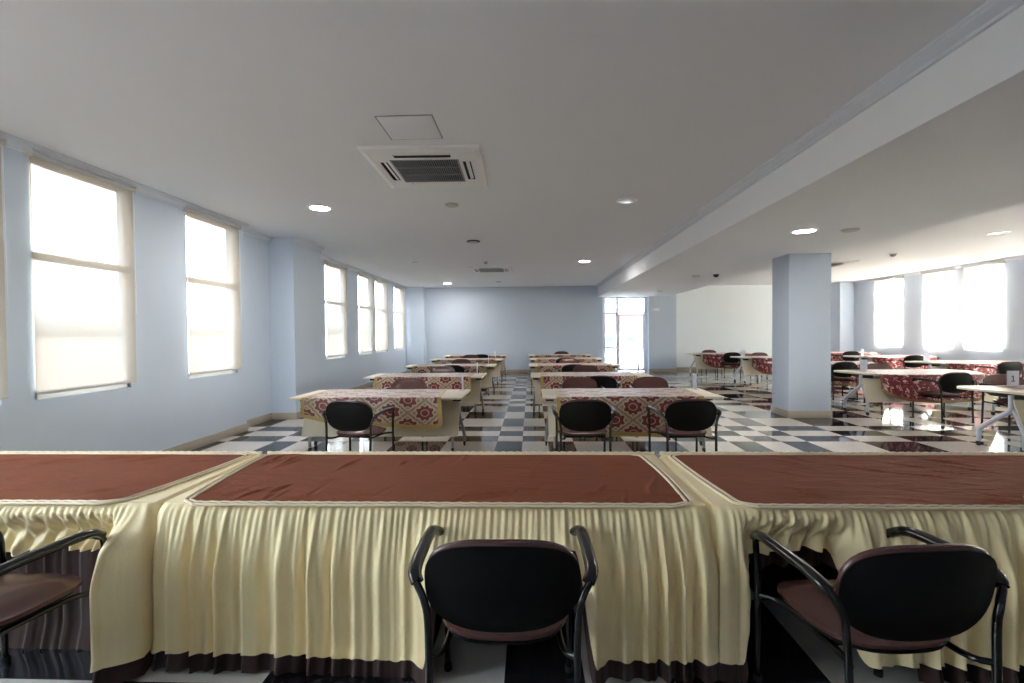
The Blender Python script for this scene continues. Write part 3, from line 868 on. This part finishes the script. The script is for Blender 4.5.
# number cards: a folded white card in a clear acrylic stand
def stand(loc, rz, label, group, one=False):
    t = thing('number_stand', label, 'sign', loc, R(rz), group)
    m = MB().box((-0.085, -0.035, 0), (0.085, 0.035, 0.004), bev=0.001); m.box((-0.085, -0.003, 0.004), (0.085, -0.0015, 0.205)).box((-0.085, 0.0015, 0.004), (0.085, 0.003, 0.205))
    m.build('acrylic_holder', 'acrylic', t, smooth_=False)
    c = MB().box((-0.072, -0.0012, 0.006), (0.072, 0.0012, 0.2)).build('card', 'card', t, smooth_=False)
    if one:
        MB().prism([(-0.022, 0.062), (0.026, 0.062), (0.026, 0.072), (0.008, 0.072), (0.008, 0.140), (-0.002, 0.140), (-0.022, 0.124), (-0.022, 0.114), (-0.004, 0.125), (-0.004, 0.072), (-0.022, 0.072)], 'y', -0.0018, -0.0010).build('digit', 'ink', c, smooth_=False)
gs = 'number stands on the tables'
zt = TZ + 0.001
for i, (x, lab) in enumerate([(-0.90, 'edge-on number stand at the right end of the nearest left table'), (-1.0, 'edge-on number stand at the right end of the second left table'), (-1.02, 'edge-on number stand at the right end of the third left table'), (-1.05, 'edge-on number stand at the right end of the fourth left table')]):
    stand((x, RY[i] + 0.30, zt), 90, lab, gs)
for i, (x, lab) in enumerate([(2.10, 'translucent number stand at the right end of the nearest middle table'), (1.96, 'edge-on number stand at the right end of the second middle table'), (1.88, 'edge-on number stand at the right end of the third middle table'), (1.92, 'edge-on number stand at the right end of the fourth middle table')]):
    stand((x, RY[i] + 0.30, zt), 90, lab, gs)
stand((6.17, 6.30, zt), 0, 'white card printed with a black 1 on the table at the right edge', gs, True)
stand((6.02, 8.80, zt), 12, 'white card at the left tip of the nearest crimson table right of the pillar', gs)
stand((9.06, 11.2, zt), 8, 'white card on the table under the brightest right-hand windows', gs)
stand((9.20, 13.5, zt), 30, 'white card on the far table beyond the nearest crimson table, right of the pillar', gs)
stand((5.96, 13.55, zt), 20, 'bright white card on the table tip just left of the pillar', gs)

# ------------------------------------------------------------------ skirted head tables in the foreground
rng = np.random.default_rng(3)
def noise1(n, seed):
    """smooth periodic 1-D noise sampled by position (metres), knots n per metre"""
    r = np.random.default_rng(seed).uniform(-1, 1, 4096)
    def f(s):
        q = np.asarray(s) * n; i = np.floor(q).astype(int); t_ = q - i; t_ = t_ * t_ * (3 - 2 * t_)
        return r[i % 4096] * (1 - t_) + r[(i + 1) % 4096] * t_
    return f

SZ = 0.70
def sm(a, b, x):
    q = np.clip((x - a) / (b - a), 0, 1); return q * q * (3 - 2 * q)

def skirt_mesh(x0, x1, y0, y1, zt_, zb, inset, hitch, seed, amp=1.0, ds=0.0065, nz=44, push=(), bun=1.0):
    """gathered skirt round a rectangle: rolls over the table edge, then hangs in pleats. hitch: list of (xa, xb, z) on the near side"""
    rad = 0.05
    # perimeter samples: position, outward normal
    P = []; Nn = []; S = []
    s = 0.0
    def seg(a, b, n):
        nonlocal s
        a = np.array(a, float); b = np.array(b, float); L = np.linalg.norm(b - a); k = max(2, int(L / (ds if n[1] < -0.5 else ds * 2.2)))
        for i in range(k):
            P.append(a + (b - a) * i / k); Nn.append(n); S.append(s + L * i / k)
        s += L
    def arc(c, a0, a1):
        nonlocal s
        k = 12
        for i in range(k):
            a = a0 + (a1 - a0) * i / k
            P.append(np.array([c[0] + rad * math.cos(a), c[1] + rad * math.sin(a)])); Nn.append((math.cos(a), math.sin(a))); S.append(s + rad * abs(a1 - a0) * i / k)
        s += rad * abs(a1 - a0)
    seg((x0 + rad, y0), (x1 - rad, y0), (0, -1)); arc((x1 - rad, y0 + rad), -PI / 2, 0)
    seg((x1, y0 + rad), (x1, y1 - rad), (1, 0)); arc((x1 - rad, y1 - rad), 0, PI / 2)
    seg((x1 - rad, y1), (x0 + rad, y1), (0, 1)); arc((x0 + rad, y1 - rad), PI / 2, PI)
    seg((x0, y1 - rad), (x0, y0 + rad), (-1, 0)); arc((x0 + rad, y0 + rad), PI, 1.5 * PI)
    P = np.array(P); Nn = np.array(Nn); S = np.array(S); n = len(P)
    n1, n2, n3, n4, n5 = (noise1(k, seed * 10 + i) for i, k in enumerate((3.0, 7.0, 14.0, 2.0, 1.2)))
    front = (Nn[:, 1] < -0.5) * 1.0
    side = (np.abs(Nn[:, 0]) > 0.5) * 1.0
    # fold fields: coarse hanging folds, mid, fine gathers
    ph = S + 0.05 * n1(S)
    c1 = np.sin(2 * PI * ph / 0.118 + 1.8 * n1(S)); c1 = np.sin(2 * PI * ph / 0.118 + 1.8 * n1(S) + 0.7 * c1)
    c2 = np.sin(2 * PI * ph / 0.063 + 2.5 * n2(S)); c3 = np.sin(2 * PI * S / 0.029 + 2.2 * n3(S))
    mod = 0.65 + 0.5 * n4(S)
    zbot = np.full(n, zb) + 0.012 * n4(S) + 0.010 * c1
    hz = np.zeros(n)
    for xa, xb, z in hitch:
        w = sm(xa - 0.05, xa + 0.03, P[:, 0]) * (1 - sm(xb - 0.03, xb + 0.05, P[:, 0])) * front
        zbot = zbot * (1 - w) + (z + 0.012 * n3(S) + 0.02 * n1(S)) * w
    pz = np.zeros(n)
    for xa, xb, am in push:
        w = sm(xa - 0.05, xa + 0.03, P[:, 0]) * (1 - sm(xb - 0.03, xb + 0.05, P[:, 0])) * front
        pz += w * am
        if am > 0: hz = np.maximum(hz, w)
    vs = np.zeros((nz + 1, n, 3))
    for j in range(nz + 1):
        t_ = (j / nz)
        v = t_ ** 1.25
        L = (zt_ - zbot)
        z = zt_ - L * v
        dn = (zt_ - z)
        k = sm(0.0, 0.30, dn)                           # folds grow with the drop
        roll = 0.045 * (1 - np.exp(-dn / 0.028))        # rolls over the edge
        fold = (c1 * 0.037 * k * mod + c2 * (0.004 + 0.009 * k) * (0.6 + 0.4 * n4(S)) * (1 - 0.35 * k) + c3 * 0.0040 * (1 - 0.75 * k) * sm(0, 0.03, dn))
        damp = 1.0 - 0.70 * side
        flare = (0.05 * k + 0.03 * sm(0.55, 0.72, dn))  * (1 - 0.8 * side)
        back = pz * sm(0.03, 0.16, dn)           # pushed in under the top by the chair
        bunch = bun * hz * (0.012 * np.sin(2 * PI * (S * 14 + dn * 9) + 3 * n2(S))) * sm(0.02, 0.12, dn)
        d = roll + (fold * amp * damp + flare) - back + bunch - inset - (1 - bun) * hz * 0.035
        shift = 0.012 * n1(S + 3.1) * k + bun * hz * 0.03 * np.sin(dn * 12) * n1(S)
        tx = np.stack([-Nn[:, 1], Nn[:, 0]], 1)
        vs[j, :, 0] = P[:, 0] + Nn[:, 0] * d + tx[:, 0] * shift
        vs[j, :, 1] = P[:, 1] + Nn[:, 1] * d + tx[:, 1] * shift
        vs[j, :, 2] = z
    verts = vs.reshape(-1, 3)
    faces = []
    for j in range(nz):
        for i in range(n):
            k2 = (i + 1) % n
            faces.append((j * n + i, j * n + k2, (j + 1) * n + k2, (j + 1) * n + i))
    mb = MB(); mb.v = [tuple(v) for v in verts]; mb.f = faces; mb.mi = [0] * len(faces)
    return mb

def skirted(x0, x1, tl, cl_, pl, pr, hitch_c, hitch_u, seed, pushes):
    """x0..x1 table extent; pl/pr = x of the brown panel's left and right edge at (front, back)"""
    y0, y1 = 2.045, 2.90
    gt = 'head tables under the cloths'; gc = 'skirted cloths on the head tables'
    cx = (x0 + x1) / 2
    t = thing('folding_table', tl, 'table', (cx, (y0 + y1) / 2, 0), 0, gt)
    hw, hd = (x1 - x0) / 2 - 0.012, (y1 - y0) / 2 - 0.012
    MB().box((-hw, -hd, SZ - 0.034), (hw, hd, SZ - 0.006), bev=0.005).build('tabletop', 'lam', t)
    for sx in (-1, 1):
        for sy in (-1, 1):
            MB().tube([(sx * (hw - 0.14), sy * (hd - 0.05), SZ - 0.035), (sx * (hw - 0.12), sy * (hd - 0.05), 0.0)], 0.014, 10).build('leg', 'grey', t)
    c = thing('skirted_tablecloth', cl_, 'tablecloth', (0, 0, 0), 0, gc)
    # cream ground of the top, slightly loose
    nn = noise1(3.0, seed + 70); n2_ = noise1(9.0, seed + 71)
    def top(u, v):
        x = x0 + (x1 - x0) * u; y = y0 + 0.002 + (y1 - y0 - 0.004) * v
        e = min(u, 1 - u) * (x1 - x0)
        return (x, y, SZ - 0.0005 + 0.0015 * float(n2_(x * 1.3 + y)))
    MB().grid(60, 24, top).build('cloth_top', 'cream', c, fix=False)
    # brown satin panel with tension wrinkles
    yf, yb = y0 - 0.004, y1 - 0.035
    bow = lambda v: 0.03 * math.sin(PI * v)
    def lx(v): return pl[0] + (pl[1] - pl[0]) * v + bow(v) * (-0.4)
    def rx(v): return pr[0] + (pr[1] - pr[0]) * v + bow(v) * (0.6)
    na, nb, nc = noise1(6, seed + 80), noise1(13, seed + 81), noise1(2, seed + 82)
    rc = 0.05
    rw = random.Random(seed * 11); wr = []
    slant = {1: 20, 2: 75, 3: -32}[seed]
    for k_ in range(70 if seed != 2 else 80):
        an = R(slant + rw.uniform(-14, 14))
        edge_ = rw.random()
        wy = yf + (yb - yf) * (rw.uniform(0, 0.25) if edge_ < 0.45 else rw.uniform(0.75, 1.0) if edge_ < 0.75 else rw.random())
        if seed == 2 and rw.random() < 0.45: an = R(rw.choice((8, -8, 172)) + rw.uniform(-8, 8))
        wr.append((rw.uniform(x0, x1), wy, math.cos(an), math.sin(an), rw.uniform(0.06, 0.24), rw.uniform(0.006, 0.012), rw.uniform(0.004, 0.013) * rw.choice((1, 1, -0.5))))
    def edge_in(v):      # rounded corners
        y = v * (yb - yf); q = min(y, (yb - yf) - y)
        return rc * (1 - math.sqrt(max(0, 1 - (1 - min(1, q / rc)) ** 2)))
    def pan(u, v):
        a, b = lx(v) + edge_in(v), rx(v) - edge_in(v)
        x = a + (b - a) * u; y = yf + (yb - yf) * v
        w1 = 0.0
        for (wx, wy, wc, ws_, wl, ww, wh) in wr:
            dx, dy = x - wx, y - wy
            al = dx * wc + dy * ws_; ac_ = -dx * ws_ + dy * wc
            if abs(al) < wl and abs(ac_) < 4 * ww:
                w1 += wh * math.exp(-(ac_ / ww) ** 2) * (1 - (al / wl) ** 2) ** 2
        w1 += 0.0012 * float(na(x * 1.6 + y))
        env = 1.0
        fade = min(1.0, 12 * min(u * 2, 2 - 2 * u, v, 1 - v) + 0.15)
        return (x, y, SZ + 0.006 + max(w1, -0.004) * env * fade)
    MB().grid(300, 60, pan).build('satin_panel', 'satin', c, fix=False, angle=80)
    # cord round the panel and a darker gold line beside it
    def loop(o):
        pts = []
        m_ = 40
        def e(v, side): return (lx(v) + edge_in(v) - o if side < 0 else rx(v) - edge_in(v) + o)
        for i in range(121):
            u = i / 120; a, b = e(0, -1) + o, e(0, 1) - o
            pts.append((a + (b - a) * u, yf - o, SZ + 0.006 + 0.0012 * math.sin(i * 1.9)))
        for i in range(1, m_): v = i / m_; pts.append((e(v, 1), yf + (yb - yf) * v, SZ + 0.006))
        for i in range(121):
            u = 1 - i / 120; a, b = e(1, -1) + o, e(1, 1) - o
            pts.append((a + (b - a) * u, yb + o, SZ + 0.006 + 0.0012 * math.sin(i * 1.9)))
        for i in range(1, m_): v = 1 - i / m_; pts.append((e(v, -1), yf + (yb - yf) * v, SZ + 0.006))
        pts.append(pts[0])
        return pts
    MB().tube(loop(0.004), 0.0075, 8, caps=False).build('cord', 'cord', c, angle=80)
    MB().tube(loop(0.017), 0.0042, 8, caps=False).build('cord', 'goldline', c, angle=80)['label'] = 'brown gold cord'
    MB().tube(loop(0.028), 0.0065, 8, caps=False).build('cord', 'cord', c, angle=80)
    # beaded cream ruffle along the far edge
    MB().tube([(x0 + (x1 - x0) * i / 240, y1 - 0.003 + 0.003 * math.sin(i * 2.3), SZ + 0.006 + 0.002 * math.sin(i * 1.37)) for i in range(241)], 0.011, 8).build('ruffle', 'cord', c, angle=80)
    skirt_mesh(x0, x1, y0, y1, SZ, 0.085, 0.0, hitch_c, seed, push=pushes).build('cream_skirt', 'cream', c, fix=False, angle=80)
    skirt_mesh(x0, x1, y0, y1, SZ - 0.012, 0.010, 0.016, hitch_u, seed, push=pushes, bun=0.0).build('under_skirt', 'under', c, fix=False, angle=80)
    return c

skirted(-4.14, -1.700, 'folding table under the left skirted cloth', 'cream-skirted cloth with brown satin top on the left head table, skirt hitched up', (-4.08, -4.08), (-1.865, -1.76),
        [(-2.75, -1.83, 0.47)], [], 1, [(-2.75, -1.86, 0.10), (-1.82, -1.735, -0.11)])
skirted(-1.660, 0.745, 'folding table under the centre skirted cloth', 'cream-skirted cloth with brown satin top on the centre head table, behind the middle chair', (-1.545, -1.635), (0.665, 0.64),
        [(-0.40, 0.20, 0.575)], [(-0.38, 0.19, 0.56)], 2, [(-0.46, 0.26, -0.055)])
skirted(0.780, 3.24, 'folding table under the right skirted cloth', 'cream-skirted cloth with brown satin top on the right head table, running out of view', (0.90, 0.84), (3.16, 3.16),
        [(0.91, 1.30, 0.50)], [(0.93, 1.52, 0.42)], 3, [(0.91, 1.30, 0.10)])

# ------------------------------------------------------------------ outdoors
struct('ground', MB().box((-5, -2000, -4.2), (2500, 2500, -4.0)), 'soil', smooth_=False)
struct('outside_balcony', MB().box((1.0, 17.9, -0.25), (6.5, 20.2, -0.03)), 'concrete', smooth_=False)
b = thing('house', 'white house with a red roof and blue windows seen through the glass door', 'building', (14, 62, -4))
MB().box((-16, 0, 0), (16, 9, 5.4)).build('house_wall', 'facade', b, smooth_=False)
MB().prism([(-0.6, 5.3), (9.6, 5.3), (4.5, 8.0)], 'x', -16.5, 16.5).build('house_roof', 'roof', b, smooth_=False)
for i, x in enumerate((-9.6, -6.9, -3.9, -1.2, 1.6, 4.4)):
    w = MB().box((x - 0.75, -0.06, 3.3), (x + 0.75, 0.05, 4.9)).build('house_window', 'alu', b, smooth_=False)
    MB().box((x - 0.65, -0.08, 3.4), (x + 0.65, -0.05, 4.8)).build('pane', 'bluewin', w, smooth_=False)
struct('ground_dark_left', MB().box((-2500, -2000, -4.2), (-5, 2500, -4.0)), 'dark_ground', smooth_=False)  # dark ground added on the left so less light shows through the blinds

# ------------------------------------------------------------------ light
W = bpy.data.worlds.new('hazy_sky'); bpy.context.scene.world = W
g = NT(W); bg = g.n['Background']
d = g.sep(g.coord('Generated'))
z = d[2]
col = g.ramp(g.math('ADD', g.math('MULTIPLY', z, 0.5), 0.5, clamp=True), [(0.0, (0.5, 0.48, 0.44, 1)), (0.495, (0.5, 0.48, 0.44, 1)), (0.53, (0.78, 0.84, 0.92, 1)), (0.66, (0.86, 0.94, 1.0, 1)), (1.0, (0.7, 0.85, 1.0, 1))])
g.l.new(col, bg.inputs[0])
low = g.math('SMOOTH_MIN', g.math('DIVIDE', z, 0.13), 1.0, 0.3)
low = g.math('MAXIMUM', low, 0.0)
west = g.math('LESS_THAN', d[0], -0.1)
dim = g.math('SUBTRACT', 1.0, g.math('MULTIPLY', west, g.math('MULTIPLY', g.math('SUBTRACT', 1.0, low), 0.72)))   # dimming added to the low western sky so the left blinds fade
east = g.math('MULTIPLY', g.math('MULTIPLY_ADD', d[0], 0.45, 1.0), dim)     # the sky is brighter on the sun's side
g.l.new(g.math('MULTIPLY', east, 6.0), bg.inputs[1])
S = bpy.data.lights.new('sun', 'SUN'); S.energy = 60.0; S.angle = R(2); S.color = (1, 0.96, 0.9)
so = bpy.data.objects.new('sun', S); C.objects.link(so)
so.rotation_euler = Vector((-0.62, 0.30, -0.72)).to_track_quat('-Z', 'Y').to_euler()

# ------------------------------------------------------------------ camera
cam = bpy.data.cameras.new('camera'); cam.lens = 16.62; cam.sensor_width = 36.0; cam.clip_end = 4000; cam.clip_start = 0.05
co = bpy.data.objects.new('camera', cam); C.objects.link(co)
rt = Vector((0.99920, 0.03981, -0.00911)); fw = Vector((-0.03964, 0.99903, -0.01897))
rt.normalize(); up = rt.cross(fw).normalized(); fw = up.cross(rt)
co.matrix_world = Matrix(((rt.x, up.x, -fw.x, 0.0), (rt.y, up.y, -fw.y, 0.0), (rt.z, up.z, -fw.z, 1.45), (0, 0, 0, 1)))
sc = bpy.context.scene
sc.camera = co
sc.view_settings.view_transform = 'Standard'; sc.view_settings.look = 'None'
sc.view_settings.gamma = 1.0; sc.view_settings.use_curve_mapping = False
sc.view_settings.exposure = 2.6
sc.cycles.max_bounces = 10; sc.cycles.diffuse_bounces = 6; sc.cycles.glossy_bounces = 4; sc.cycles.transmission_bounces = 6; sc.cycles.transparent_max_bounces = 16
sc.cycles.sample_clamp_indirect = 6.0
sc.cycles.use_denoising = True
